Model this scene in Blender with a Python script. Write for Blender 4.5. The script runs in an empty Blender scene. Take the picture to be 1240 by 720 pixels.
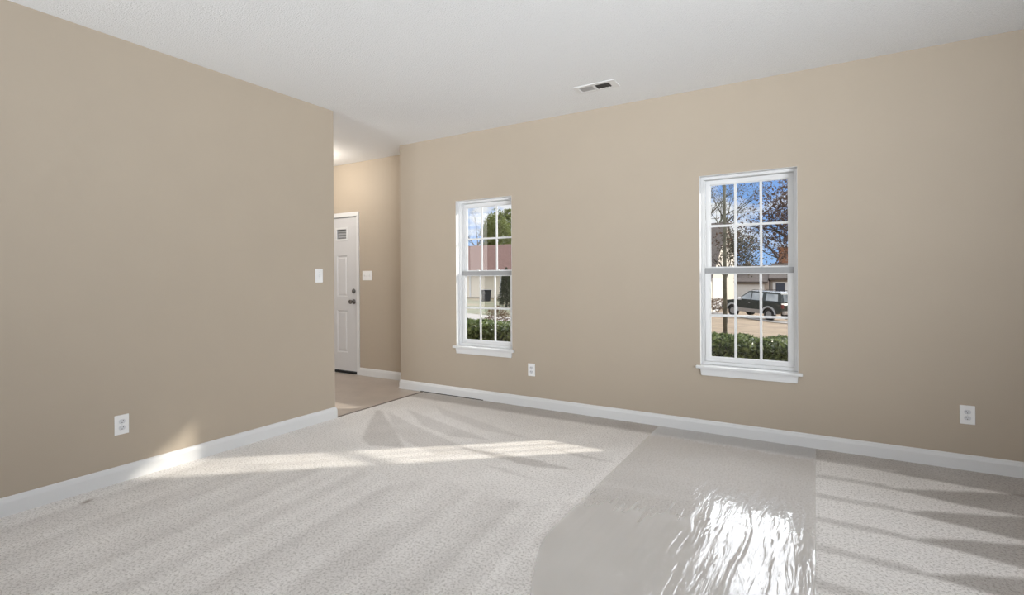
import bpy, bmesh, math, random
import numpy as np
from mathutils import Vector, Matrix, noise as mnoise
random.seed(7); np.random.seed(7)
SC = bpy.context.scene
COL = SC.collection
PI = math.pi

# ------------------------------------------------------------------ camera
F_PX, YAW, HORIZON, ROLL, CAM_Z = 613.62, 0.540234, 335.33, 0.006225, 1.24825
cam = bpy.data.cameras.new('camera'); camo = bpy.data.objects.new('camera', cam); COL.objects.link(camo)
cam.sensor_fit = 'HORIZONTAL'; cam.sensor_width = 36.0
cam.lens = F_PX / 1240.0 * 36.0
cam.shift_y = (HORIZON - 360.0) / 1240.0
cam.clip_start = 0.05; cam.clip_end = 400
camo.matrix_world = Matrix.Translation((0, 0, CAM_Z)) @ Matrix.Rotation(YAW, 4, 'Z') @ Matrix.Rotation(PI / 2, 4, 'X') @ Matrix.Rotation(-ROLL, 4, 'Z')
SC.camera = camo

# ------------------------------------------------------------------ light / world
SKY_HI, SKY_BRIGHT, SKY_LO, SUN_W = 1.7, 8.0, 0.95, 4.7
REAR_W, SIDE_W, HALL_W = 44.0, 100.0, 20.0
SC.view_settings.view_transform = 'Standard'; SC.view_settings.look = 'None'
SC.view_settings.exposure = 0.0; SC.view_settings.gamma = 1.0
SC.view_settings.use_curve_mapping = False
SC.cycles.use_denoising = True
SC.cycles.max_bounces = 10; SC.cycles.diffuse_bounces = 6; SC.cycles.transparent_max_bounces = 16
SC.cycles.sample_clamp_indirect = 6.0
SC.cycles.caustics_reflective = False; SC.cycles.caustics_refractive = False

w = bpy.data.worlds.new('sky'); SC.world = w; w.use_nodes = True
nt = w.node_tree; nt.nodes.clear()
def N(t, typ, **kw):
    n = t.nodes.new(typ)
    for k, v in kw.items(): setattr(n, k, v)
    return n
tc = N(nt, 'ShaderNodeTexCoord'); sep = N(nt, 'ShaderNodeSeparateXYZ'); nt.links.new(tc.outputs['Generated'], sep.inputs[0])
blue = N(nt, 'ShaderNodeValToRGB'); cr = blue.color_ramp
cr.elements[0].position = 0.0; cr.elements[0].color = (0.36, 0.60, 0.98, 1)
cr.elements[1].position = 0.25; cr.elements[1].color = (0.16, 0.37, 0.86, 1)
nt.links.new(sep.outputs['Z'], blue.inputs['Fac'])
mp = N(nt, 'ShaderNodeMapping'); mp.inputs['Scale'].default_value = (1, 1, 2.4); mp.inputs['Location'].default_value = (0.35, 0.1, 0.0)
nt.links.new(tc.outputs['Generated'], mp.inputs[0])
cn = N(nt, 'ShaderNodeTexNoise'); cn.inputs['Scale'].default_value = 5.5; cn.inputs['Detail'].default_value = 7; cn.inputs['Roughness'].default_value = 0.6
nt.links.new(mp.outputs[0], cn.inputs['Vector'])
cl = N(nt, 'ShaderNodeValToRGB'); cl.color_ramp.elements[0].position = 0.43; cl.color_ramp.elements[1].position = 0.54
nt.links.new(cn.outputs['Fac'], cl.inputs['Fac'])
hi = N(nt, 'ShaderNodeMapRange'); hi.inputs['From Min'].default_value = 0.20; hi.inputs['From Max'].default_value = 0.36; hi.interpolation_type = 'SMOOTHSTEP'
nt.links.new(sep.outputs['Z'], hi.inputs['Value'])
mx = N(nt, 'ShaderNodeMixRGB'); nt.links.new(cl.outputs['Color'], mx.inputs['Fac']); nt.links.new(blue.outputs['Color'], mx.inputs['Color1']); mx.inputs['Color2'].default_value = (0.95, 0.97, 1.0, 1)
mx2 = N(nt, 'ShaderNodeMixRGB'); nt.links.new(hi.outputs[0], mx2.inputs['Fac']); nt.links.new(mx.outputs[0], mx2.inputs['Color1'])
bank = N(nt, 'ShaderNodeMixRGB'); bank.blend_type = 'MULTIPLY'; bank.inputs['Fac'].default_value = 1; bank.inputs['Color1'].default_value = (0.95, 0.98, 1.03, 1)
bright = N(nt, 'ShaderNodeMapRange'); bright.interpolation_type = 'SMOOTHSTEP'   # added bright sky area above the view, whitens the film's reflection
bright.inputs['From Min'].default_value = 0.45; bright.inputs['From Max'].default_value = 0.75; bright.inputs['To Min'].default_value = SKY_HI; bright.inputs['To Max'].default_value = SKY_BRIGHT
nt.links.new(sep.outputs['Y'], bright.inputs['Value']); nt.links.new(bright.outputs[0], bank.inputs['Color2'])
nt.links.new(bank.outputs[0], mx2.inputs['Color2'])
bg = N(nt, 'ShaderNodeBackground'); bg.inputs['Strength'].default_value = SKY_LO
wo = N(nt, 'ShaderNodeOutputWorld'); nt.links.new(mx2.outputs[0], bg.inputs['Color']); nt.links.new(bg.outputs[0], wo.inputs['Surface'])

def light(name, typ, loc, energy, color=(1, 1, 1), look=None, **kw):
    l = bpy.data.lights.new(name, typ); l.energy = energy; l.color = color
    for k, v in kw.items(): setattr(l, k, v)
    o = bpy.data.objects.new(name, l); COL.objects.link(o); o.location = loc
    if look is not None: o.rotation_euler = Vector(look).to_track_quat('-Z', 'Y').to_euler()
    return o
# sun comes from beyond the window wall, from the right, low in the sky
light('sun', 'SUN', (6, 12, 8), SUN_W, (1.0, 0.93, 0.82), look=(-1.0, -0.83, -0.57), angle=0.025)
# added fill lights set in unseen openings behind the camera
light('rear_fill_light', 'AREA', (-2.9, -2.58, 1.35), REAR_W, (0.925, 0.965, 1.0), look=(0.12, 1, 0.45), shape='RECTANGLE', size=1.2, size_y=1.9, spread=1.7)
light('side_fill_light', 'AREA', (2.98, -0.5, 1.3), SIDE_W, (0.925, 0.965, 1.0), look=(-1, 0.80, 0.42), shape='RECTANGLE', size=2.9, size_y=1.6, spread=1.45)

# ------------------------------------------------------------------ materials
def mat(name, col, rough=0.7, var=0.0, scale=20.0, col2=None, bump=0.0, bscale=None, metal=0.0, spec=0.5, detail=3.0):
    m = bpy.data.materials.new(name); m.use_nodes = True; t = m.node_tree
    b = t.nodes['Principled BSDF']; b.inputs['Roughness'].default_value = rough; b.inputs['Metallic'].default_value = metal
    b.inputs['Specular IOR Level'].default_value = spec
    co = N(t, 'ShaderNodeTexCoord')
    nz = N(t, 'ShaderNodeTexNoise'); nz.inputs['Scale'].default_value = scale; nz.inputs['Detail'].default_value = detail
    t.links.new(co.outputs['Object'], nz.inputs['Vector'])
    r = N(t, 'ShaderNodeValToRGB'); r.color_ramp.elements[0].position = 0.35; r.color_ramp.elements[1].position = 0.65
    c2 = col2 if col2 else tuple(min(1, c * (1 + var)) for c in col); c1 = col if col2 else tuple(c * (1 - var) for c in col)
    r.color_ramp.elements[0].color = (*c1, 1); r.color_ramp.elements[1].color = (*c2, 1)
    t.links.new(nz.outputs['Fac'], r.inputs['Fac']); t.links.new(r.outputs['Color'], b.inputs['Base Color'])
    if bump:
        n2 = N(t, 'ShaderNodeTexNoise'); n2.inputs['Scale'].default_value = bscale or scale; n2.inputs['Detail'].default_value = 4
        t.links.new(co.outputs['Object'], n2.inputs['Vector'])
        bp = N(t, 'ShaderNodeBump'); bp.inputs['Strength'].default_value = min(1, bump); bp.inputs['Distance'].default_value = 0.01 * max(1, bump)
        t.links.new(n2.outputs['Fac'], bp.inputs['Height']); t.links.new(bp.outputs[0], b.inputs['Normal'])
    return m
M = {}
M['wall'] = mat('beige_wall_paint', (0.428, 0.366, 0.293), 0.62, 0.008, 3, bump=0.06, bscale=220, spec=0.3)
M['ceiling'] = mat('textured_ceiling_paint', (0.79, 0.80, 0.81), 0.95, 0.03, 160, bump=0.6, bscale=120, spec=0.1, detail=5)
M['trim'] = mat('white_trim_paint', (0.68, 0.685, 0.69), 0.35, 0.01, 5)
M['vinyl'] = mat('white_vinyl', (0.70, 0.705, 0.71), 0.35, 0.01, 8)
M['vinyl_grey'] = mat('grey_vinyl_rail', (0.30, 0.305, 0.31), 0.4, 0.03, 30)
M['door'] = mat('white_door_paint', (0.60, 0.60, 0.61), 0.4, 0.01, 6)
M['plate'] = mat('white_plastic', (0.80, 0.80, 0.80), 0.3, 0.01, 30)
M['socket'] = mat('light_grey_plastic', (0.62, 0.63, 0.65), 0.35, 0.01, 30)
M['slot'] = mat('dark_slot', (0.03, 0.03, 0.03), 0.6, 0.1, 30)
M['bronze'] = mat('dark_nickel', (0.16, 0.155, 0.15), 0.32, 0.1, 60, metal=0.9)
M['black'] = mat('black_gap', (0.012, 0.011, 0.010), 0.9, 0.1, 30)
M['vent'] = mat('white_enamel', (0.72, 0.72, 0.72), 0.5, 0.02, 20)
M['hallfloor'] = mat('tan_vinyl_floor', (0.52, 0.455, 0.40), 0.38, 0.05, 4, bump=0.1, bscale=40, spec=0.4)
M['seam'] = mat('dark_metal_seam', (0.16, 0.13, 0.11), 0.6, 0.1, 40)
M['lampglass'] = mat('opal_glass', (0.9, 0.88, 0.82), 0.3, 0.01, 20)

def glass_mat(name, tint, spec=0.08, rough=0.02):
    m = bpy.data.materials.new(name); m.use_nodes = True; t = m.node_tree; t.nodes.clear()
    tr = N(t, 'ShaderNodeBsdfTransparent'); tr.inputs[0].default_value = (*tint, 1)
    gl = N(t, 'ShaderNodeBsdfGlossy'); gl.inputs['Roughness'].default_value = rough
    fr = N(t, 'ShaderNodeLayerWeight'); fr.inputs['Blend'].default_value = 0.5
    pw = N(t, 'ShaderNodeMath', operation='POWER'); pw.inputs[1].default_value = 5.0; t.links.new(fr.outputs['Facing'], pw.inputs[0])
    sc_ = N(t, 'ShaderNodeMath', operation='MULTIPLY_ADD'); sc_.inputs[1].default_value = 0.9; sc_.inputs[2].default_value = 0.06; t.links.new(pw.outputs[0], sc_.inputs[0])
    nz = N(t, 'ShaderNodeTexNoise'); nz.inputs['Scale'].default_value = 2
    bp = N(t, 'ShaderNodeBump'); bp.inputs['Strength'].default_value = 0.02; t.links.new(nz.outputs['Fac'], bp.inputs['Height']); t.links.new(bp.outputs[0], gl.inputs['Normal'])
    ms = N(t, 'ShaderNodeMixShader'); t.links.new(sc_.outputs[0], ms.inputs[0]); t.links.new(tr.outputs[0], ms.inputs[1]); t.links.new(gl.outputs[0], ms.inputs[2])
    o = N(t, 'ShaderNodeOutputMaterial'); t.links.new(ms.outputs[0], o.inputs[0]); return m
M['glass'] = glass_mat('clear_window_glass', (0.97, 0.98, 0.98))
M['carglass'] = mat('dark_car_glass', (0.25, 0.28, 0.30), 0.08, 0.3, 1.2, col2=(0.5, 0.54, 0.56))
M['houseglass'] = mat('dark_house_glass', (0.08, 0.10, 0.14), 0.1, 0.3, 1.0)
# frosted pane of the front door
m = bpy.data.materials.new('frosted_door_glass'); m.use_nodes = True; t = m.node_tree; t.nodes.clear()
a_ = N(t, 'ShaderNodeBsdfTranslucent'); b_ = N(t, 'ShaderNodeBsdfDiffuse')
wv = N(t, 'ShaderNodeTexWave'); wv.bands_direction = 'Z'; wv.inputs['Scale'].default_value = 9; wv.inputs['Distortion'].default_value = 2
rr = N(t, 'ShaderNodeValToRGB'); rr.color_ramp.elements[0].color = (0.22, 0.22, 0.22, 1); rr.color_ramp.elements[1].color = (0.5, 0.5, 0.5, 1)
tcx = N(t, 'ShaderNodeTexCoord'); t.links.new(tcx.outputs['Object'], wv.inputs['Vector']); t.links.new(wv.outputs['Fac'], rr.inputs[0])
t.links.new(rr.outputs[0], a_.inputs[0]); t.links.new(rr.outputs[0], b_.inputs[0])
ms = N(t, 'ShaderNodeMixShader'); ms.inputs[0].default_value = 0.5; t.links.new(a_.outputs[0], ms.inputs[1]); t.links.new(b_.outputs[0], ms.inputs[2])
oo = N(t, 'ShaderNodeOutputMaterial'); t.links.new(ms.outputs[0], oo.inputs[0]); M['frost'] = m

# carpet: nap attribute holds vacuum marks and painted wall shade, fibres are noise
def carpet_mat():
    m = bpy.data.materials.new('beige_loop_carpet'); m.use_nodes = True; t = m.node_tree; b = t.nodes['Principled BSDF']
    b.inputs['Roughness'].default_value = 0.95; b.inputs['Specular IOR Level'].default_value = 0.05
    b.inputs['Sheen Weight'].default_value = 0.15; b.inputs['Sheen Roughness'].default_value = 0.6
    at = N(t, 'ShaderNodeAttribute'); at.attribute_name = 'nap_shade'
    st = N(t, 'ShaderNodeAttribute'); st.attribute_name = 'stain'
    co = N(t, 'ShaderNodeTexCoord')
    lo = N(t, 'ShaderNodeTexNoise'); lo.inputs['Scale'].default_value = 3.5; lo.inputs['Detail'].default_value = 3; t.links.new(co.outputs['Object'], lo.inputs['Vector'])
    ad = N(t, 'ShaderNodeMath', operation='MULTIPLY_ADD'); ad.inputs[1].default_value = 0.35; t.links.new(lo.outputs['Fac'], ad.inputs[0]); t.links.new(at.outputs['Fac'], ad.inputs[2])
    sb = N(t, 'ShaderNodeMath', operation='SUBTRACT'); t.links.new(ad.outputs[0], sb.inputs[0]); sb.inputs[1].default_value = 0.17
    r = N(t, 'ShaderNodeValToRGB'); r.color_ramp.elements[0].color = (0.36, 0.325, 0.295, 1); r.color_ramp.elements[1].color = (0.87, 0.845, 0.82, 1)
    t.links.new(sb.outputs[0], r.inputs['Fac'])
    fi = N(t, 'ShaderNodeTexNoise'); fi.inputs['Scale'].default_value = 85; fi.inputs['Detail'].default_value = 6; fi.inputs['Roughness'].default_value = 0.75; t.links.new(co.outputs['Object'], fi.inputs['Vector'])
    fr = N(t, 'ShaderNodeValToRGB'); fr.color_ramp.elements[0].position = 0.36; fr.color_ramp.elements[0].color = (0.55, 0.53, 0.51, 1)
    fr.color_ramp.elements[1].position = 0.52; fr.color_ramp.elements[1].color = (1, 1, 1, 1); t.links.new(fi.outputs['Fac'], fr.inputs['Fac'])
    mu = N(t, 'ShaderNodeMixRGB', blend_type='MULTIPLY'); mu.inputs['Fac'].default_value = 1; t.links.new(r.outputs[0], mu.inputs['Color1']); t.links.new(fr.outputs[0], mu.inputs['Color2'])
    sm = N(t, 'ShaderNodeMixRGB'); t.links.new(st.outputs['Fac'], sm.inputs['Fac']); t.links.new(mu.outputs[0], sm.inputs['Color1']); sm.inputs['Color2'].default_value = (0.24, 0.19, 0.15, 1)
    t.links.new(sm.outputs[0], b.inputs['Base Color'])
    bp = N(t, 'ShaderNodeBump'); bp.inputs['Strength'].default_value = 0.7; bp.inputs['Distance'].default_value = 0.006; t.links.new(fi.outputs['Fac'], bp.inputs['Height']); t.links.new(bp.outputs[0], b.inputs['Normal'])
    return m
M['carpet'] = carpet_mat()

# thin clear film, wrinkled along its length
def film_mat():
    m = bpy.data.materials.new('clear_plastic_film'); m.use_nodes = True; t = m.node_tree; t.nodes.clear()
    tr = N(t, 'ShaderNodeBsdfTransparent'); tr.inputs[0].default_value = (0.99, 0.99, 0.99, 1)
    gl = N(t, 'ShaderNodeBsdfGlossy'); gl.inputs['Roughness'].default_value = 0.06; gl.inputs['Color'].default_value = (1, 1, 1, 1)
    fr = N(t, 'ShaderNodeLayerWeight'); fr.inputs['Blend'].default_value = 0.5
    pw = N(t, 'ShaderNodeMath', operation='POWER'); pw.inputs[1].default_value = 5.0; t.links.new(fr.outputs['Facing'], pw.inputs[0])
    sc_ = N(t, 'ShaderNodeMath', operation='MULTIPLY_ADD'); sc_.inputs[1].default_value = 0.85; sc_.inputs[2].default_value = 0.085; t.links.new(pw.outputs[0], sc_.inputs[0])
    co = N(t, 'ShaderNodeTexCoord'); mp = N(t, 'ShaderNodeMapping'); mp.inputs['Scale'].default_value = (1, 0.15, 1); t.links.new(co.outputs['Object'], mp.inputs[0])
    n1 = N(t, 'ShaderNodeTexNoise'); n1.inputs['Scale'].default_value = 30; n1.inputs['Detail'].default_value = 2.5; n1.inputs['Distortion'].default_value = 1.0; t.links.new(mp.outputs[0], n1.inputs['Vector'])
    bp = N(t, 'ShaderNodeBump'); bp.inputs['Strength'].default_value = 1.0; bp.inputs['Distance'].default_value = 0.0045; t.links.new(n1.outputs['Fac'], bp.inputs['Height'])
    sp = N(t, 'ShaderNodeSeparateXYZ'); t.links.new(co.outputs['Object'], sp.inputs[0])
    fl = N(t, 'ShaderNodeMapRange'); fl.inputs['From Min'].default_value = -0.78; fl.inputs['From Max'].default_value = -0.58; fl.inputs['To Min'].default_value = 0.12; t.links.new(sp.outputs['X'], fl.inputs['Value']); t.links.new(fl.outputs[0], bp.inputs['Strength'])
    t.links.new(bp.outputs[0], gl.inputs['Normal'])
    df = N(t, 'ShaderNodeBsdfDiffuse'); df.inputs[0].default_value = (0.88, 0.87, 0.865, 1); tl = N(t, 'ShaderNodeBsdfTranslucent'); tl.inputs[0].default_value = (0.9, 0.9, 0.9, 1)
    mk = N(t, 'ShaderNodeMixShader'); mk.inputs[0].default_value = 0.35; t.links.new(df.outputs[0], mk.inputs[1]); t.links.new(tl.outputs[0], mk.inputs[2])
    mb = N(t, 'ShaderNodeMixShader'); mb.inputs[0].default_value = 0.32; t.links.new(tr.outputs[0], mb.inputs[1]); t.links.new(mk.outputs[0], mb.inputs[2])
    ms = N(t, 'ShaderNodeMixShader'); t.links.new(sc_.outputs[0], ms.inputs[0]); t.links.new(mb.outputs[0], ms.inputs[1]); t.links.new(gl.outputs[0], ms.inputs[2])
    o = N(t, 'ShaderNodeOutputMaterial'); t.links.new(ms.outputs[0], o.inputs[0]); return m
M['film'] = film_mat()

# outdoors
M['lawn'] = mat('dry_lawn', (0.155, 0.105, 0.062), 0.95, 0, 1.1, col2=(0.23, 0.17, 0.105), bump=0.5, bscale=30, detail=8)
M['concrete'] = mat('pale_concrete', (0.27, 0.25, 0.23), 0.9, 0.06, 3)
M['asphalt'] = mat('grey_asphalt', (0.16, 0.16, 0.165), 0.9, 0.08, 5)
M['bark'] = mat('grey_green_bark', (0.12, 0.115, 0.085), 0.95, 0.25, 12)
M['barkdark'] = mat('dark_bark', (0.045, 0.038, 0.034), 0.95, 0.25, 12)
M['siding'] = mat('cream_siding', (0.56, 0.51, 0.43), 0.8, 0.02, 2)
M['siding3'] = mat('warm_cream_siding', (0.82, 0.73, 0.59), 0.8, 0.02, 2)
M['siding2'] = mat('tan_pink_siding', (0.46, 0.40, 0.355), 0.8, 0.03, 2)
M['roofA'] = mat('brown_shingle', (0.095, 0.078, 0.070), 0.95, 0.15, 6)
M['roofC'] = mat('reddish_shingle', (0.22, 0.125, 0.105), 0.95, 0.12, 5)
M['white_ext'] = mat('white_exterior_paint', (0.74, 0.74, 0.74), 0.6, 0.02, 3)
M['brick'] = mat('orange_brick', (0.30, 0.14, 0.075), 0.9, 0.2, 7)
M['shutter'] = mat('slate_blue_door_paint', (0.05, 0.065, 0.10), 0.6, 0.05, 5)
M['carpaint'] = mat('dark_green_car_paint', (0.018, 0.026, 0.024), 0.25, 0.1, 3)
M['cladding'] = mat('grey_tan_cladding', (0.30, 0.265, 0.235), 0.5, 0.05, 5)
M['arch'] = mat('light_grey_arch_trim', (0.42, 0.42, 0.42), 0.5, 0.05, 5)
M['tyre'] = mat('tyre_rubber', (0.015, 0.015, 0.015), 0.9, 0.1, 30)
M['alloy'] = mat('alloy_wheel', (0.35, 0.35, 0.35), 0.3, 0.05, 10, metal=0.7)
M['taillight'] = mat('red_lens', (0.12, 0.015, 0.012), 0.3, 0.1, 10)
M['bin'] = mat('charcoal_bin_plastic', (0.02, 0.022, 0.027), 0.5, 0.1, 10)
def leafmat(name, c1, c2, rough=0.55):
    m = mat(name, c1, rough, 0, 23, col2=c2, detail=1); t = m.node_tree; b = t.nodes['Principled BSDF']
    tl = N(t, 'ShaderNodeBsdfTranslucent'); r = [n for n in t.nodes if n.type == 'VALTORGB'][0]; t.links.new(r.outputs[0], tl.inputs[0])
    ms = N(t, 'ShaderNodeMixShader'); ms.inputs[0].default_value = 0.3; o = [n for n in t.nodes if n.type == 'OUTPUT_MATERIAL'][0]
    t.links.new(b.outputs[0], ms.inputs[1]); t.links.new(tl.outputs[0], ms.inputs[2]); t.links.new(ms.outputs[0], o.inputs[0]); return m
M['hedgeleaf'] = leafmat('hedge_leaf', (0.03, 0.055, 0.016), (0.19, 0.24, 0.09), 0.35)
M['hedgecore'] = mat('hedge_twigs', (0.012, 0.014, 0.008), 0.95, 0.3, 30)
M['pineleaf'] = leafmat('evergreen_needles', (0.045, 0.07, 0.02), (0.27, 0.30, 0.08))
M['darkneedle'] = leafmat('dark_needles', (0.012, 0.022, 0.010), (0.06, 0.08, 0.035))
M['brownleaf'] = leafmat('withered_brown_leaf', (0.045, 0.028, 0.02), (0.16, 0.10, 0.075))
M['mixedleaf'] = leafmat('olive_brown_leaf', (0.03, 0.035, 0.02), (0.12, 0.10, 0.06))
M['redleaf'] = leafmat('red_brown_leaf', (0.14, 0.035, 0.025), (0.25, 0.10, 0.08))
M['twigleaf'] = leafmat('rusty_leaf', (0.10, 0.06, 0.035), (0.24, 0.16, 0.10))

# ------------------------------------------------------------------ mesh helpers
def add_box(bm, x0, x1, y0, y1, z0, z1, mi=0):
    vs = [bm.verts.new((x, y, z)) for x in (x0, x1) for y in (y0, y1) for z in (z0, z1)]
    for f in ((0, 1, 3, 2), (4, 6, 7, 5), (0, 4, 5, 1), (2, 3, 7, 6), (0, 2, 6, 4), (1, 5, 7, 3)):
        fa = bm.faces.new([vs[i] for i in f]); fa.material_index = mi
def obj(name, bm, material=None, parent=None, bevel=0.0, segs=2, smooth=False, loc=None):
    bmesh.ops.recalc_face_normals(bm, faces=bm.faces)
    me = bpy.data.meshes.new(name); bm.to_mesh(me); bm.free()
    o = bpy.data.objects.new(name, me); COL.objects.link(o)
    if material:
        for mm in (material if isinstance(material, (list, tuple)) else [material]): me.materials.append(mm)
    if parent: o.parent = parent
    if loc: o.location = loc
    if bevel:
        b = o.modifiers.new('bevel', 'BEVEL'); b.width = bevel; b.segments = segs; b.limit_method = 'ANGLE'
    if smooth: me.polygons.foreach_set('use_smooth', [True] * len(me.polygons))
    return o
def boxobj(name, dims, material, parent=None, bevel=0.0, **k):
    bm = bmesh.new(); add_box(bm, *dims); return obj(name, bm, material, parent, bevel, **k)
def tag(o, label=None, cat=None, group=None, kind=None):
    if label: o['label'] = label
    if cat: o['category'] = cat
    if group: o['group'] = group
    if kind: o['kind'] = kind
    return o
def empty(name, loc=(0, 0, 0), rz=0.0, label=None, cat=None, group=None, kind=None):
    o = bpy.data.objects.new(name, None); COL.objects.link(o); o.location = loc; o.rotation_euler = (0, 0, rz); o.empty_display_size = 0.1
    return tag(o, label, cat, group, kind)
def add_prism(bm, pts, axis, a0, a1, mi=0):
    """extrude polygon pts (2-D) along axis 'x','y','z' from a0 to a1"""
    def P(p, a):
        return {'x': (a, p[0], p[1]), 'y': (p[0], a, p[1]), 'z': (p[0], p[1], a)}[axis]
    A = [bm.verts.new(P(p, a0)) for p in pts]; B = [bm.verts.new(P(p, a1)) for p in pts]; n = len(pts)
    bm.faces.new(A).material_index = mi; bm.faces.new(list(reversed(B))).material_index = mi
    for i in range(n): bm.faces.new((A[i], A[(i + 1) % n], B[(i + 1) % n], B[i])).material_index = mi
def add_lathe(bm, prof, origin, axis, segs=24):
    """prof: (radius, distance along axis)"""
    ax = Vector(axis).normalized(); u = ax.orthogonal().normalized(); v = ax.cross(u); rings = []
    for r, h in prof:
        rings.append([bm.verts.new(Vector(origin) + ax * h + (u * math.cos(2 * PI * k / segs) + v * math.sin(2 * PI * k / segs)) * max(r, 1e-4)) for k in range(segs)])
    for a, b in zip(rings, rings[1:]):
        for k in range(segs): bm.faces.new((a[k], a[(k + 1) % segs], b[(k + 1) % segs], b[k]))
    bm.faces.new(rings[0]); bm.faces.new(list(reversed(rings[-1])))
def add_tube(bm, pts, rads, segs=6):
    rings = []
    for i, p in enumerate(pts):
        d = (Vector(pts[min(i + 1, len(pts) - 1)]) - Vector(pts[max(i - 1, 0)])).normalized()
        u = d.orthogonal().normalized(); v = d.cross(u)
        rings.append([bm.verts.new(Vector(p) + (u * math.cos(2 * PI * k / segs) + v * math.sin(2 * PI * k / segs)) * rads[i]) for k in range(segs)])
    for a, b in zip(rings, rings[1:]):
        for k in range(segs): bm.faces.new((a[k], a[(k + 1) % segs], b[(k + 1) % segs], b[k]))
    bm.faces.new(rings[0]); bm.faces.new(rings[-1])
def add_frame(bm, x0, x1, z0, z1, y0, y1, wl, wr=None, wt=None, wb=None):
    """rectangular frame in the XZ plane, between depths y0 and y1, without overlaps"""
    wr = wl if wr is None else wr; wt = wl if wt is None else wt; wb = wl if wb is None else wb
    add_box(bm, x0, x0 + wl, y0, y1, z0, z1); add_box(bm, x1 - wr, x1, y0, y1, z0, z1)
    add_box(bm, x0 + wl, x1 - wr, y0, y1, z1 - wt, z1); add_box(bm, x0 + wl, x1 - wr, y0, y1, z0, z0 + wb)

# ------------------------------------------------------------------ room shell
W, CX, LX, EY, H, HY = 4.267, -4.03, -3.696, 3.070, 2.743, 4.59     # window wall, its left corner, left wall and its end, height, hall wall
RX, BY = 3.0, -2.6
def wall_panel(name, axis, a_rng, z_rng, depth, holes):
    """wall in XZ (axis='y': depth is y range) or YZ (axis='x'), with rectangular holes (a0,a1,z0,z1)"""
    bm = bmesh.new(); A = sorted({a_rng[0], a_rng[1], *[h[0] for h in holes], *[h[1] for h in holes]}); Z = sorted({z_rng[0], z_rng[1], *[h[2] for h in holes], *[h[3] for h in holes]})
    def P(a, d, z): return (a, d, z) if axis == 'y' else (d, a, z)
    cache = {}
    def V(a, d, z):
        k = (round(a, 5), round(d, 5), round(z, 5))
        if k not in cache: cache[k] = bm.verts.new(P(a, d, z))
        return cache[k]
    solid = lambda i, j: 0 <= i < len(A) - 1 and 0 <= j < len(Z) - 1 and not any(h[0] <= (A[i] + A[i + 1]) / 2 <= h[1] and h[2] <= (Z[j] + Z[j + 1]) / 2 <= h[3] for h in holes)
    for i in range(len(A) - 1):
        for j in range(len(Z) - 1):
            if not solid(i, j): continue
            a0, a1, z0, z1 = A[i], A[i + 1], Z[j], Z[j + 1]
            for d in depth: bm.faces.new((V(a0, d, z0), V(a1, d, z0), V(a1, d, z1), V(a0, d, z1)))
            for (di, dj, q) in ((-1, 0, ((a0, z0), (a0, z1))), (1, 0, ((a1, z0), (a1, z1))), (0, -1, ((a0, z0), (a1, z0))), (0, 1, ((a0, z1), (a1, z1)))):
                if not solid(i + di, j + dj):
                    (p, r), (s, u) = q; bm.faces.new((V(p, depth[0], r), V(s, depth[0], u), V(s, depth[1], u), V(p, depth[1], r)))
    o = obj(name, bm, M['wall']); o['kind'] = 'structure'; return o
WINS = [(-3.245, -2.560), (-0.800, -0.114)]
WZ0, WZ1 = 0.510, 2.048
wall_panel('wall_window_side', 'y', (CX, RX + 0.15), (-0.05, H), (W, W + 0.16), [(a, b, WZ0, WZ1) for a, b in WINS])
boxobj('wall_hall_return', (CX, CX + 0.12, W + 0.1605, HY, -0.05, H), M['wall'])['kind'] = 'structure'
DX0, DX1 = -6.03, -5.088
wall_panel('wall_hall', 'y', (-6.9, CX + 0.12), (-0.05, H), (HY, HY + 0.16), [(DX0 - 0.012, DX1 + 0.012, 0.0, 2.062)])
boxobj('wall_left', (LX - 0.12, LX, BY, EY, -0.05, H), M['wall'])['kind'] = 'structure'
boxobj('wall_hall_left', (-6.9 - 0.12, -6.9, 1.2, HY + 0.16, -0.05, H), M['wall'])['kind'] = 'structure'
boxobj('wall_hall_back', (-6.9, LX - 0.121, 1.08, 1.2, -0.05, H), M['wall'])['kind'] = 'structure'
wall_panel('wall_right', 'x', (BY, W), (-0.05, H), (RX, RX + 0.15), [(-2.0, 1.0, 0.45, 2.15)])
wall_panel('wall_back', 'y', (LX - 0.12, RX + 0.15), (-0.05, H), (BY - 0.15, BY), [(-3.52, -2.28, 0.35, 2.35)])
boxobj('ceiling', (-7.02, RX + 0.15, BY - 0.15, HY + 0.16, H, H + 0.12), M['ceiling'])['kind'] = 'structure'

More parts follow.
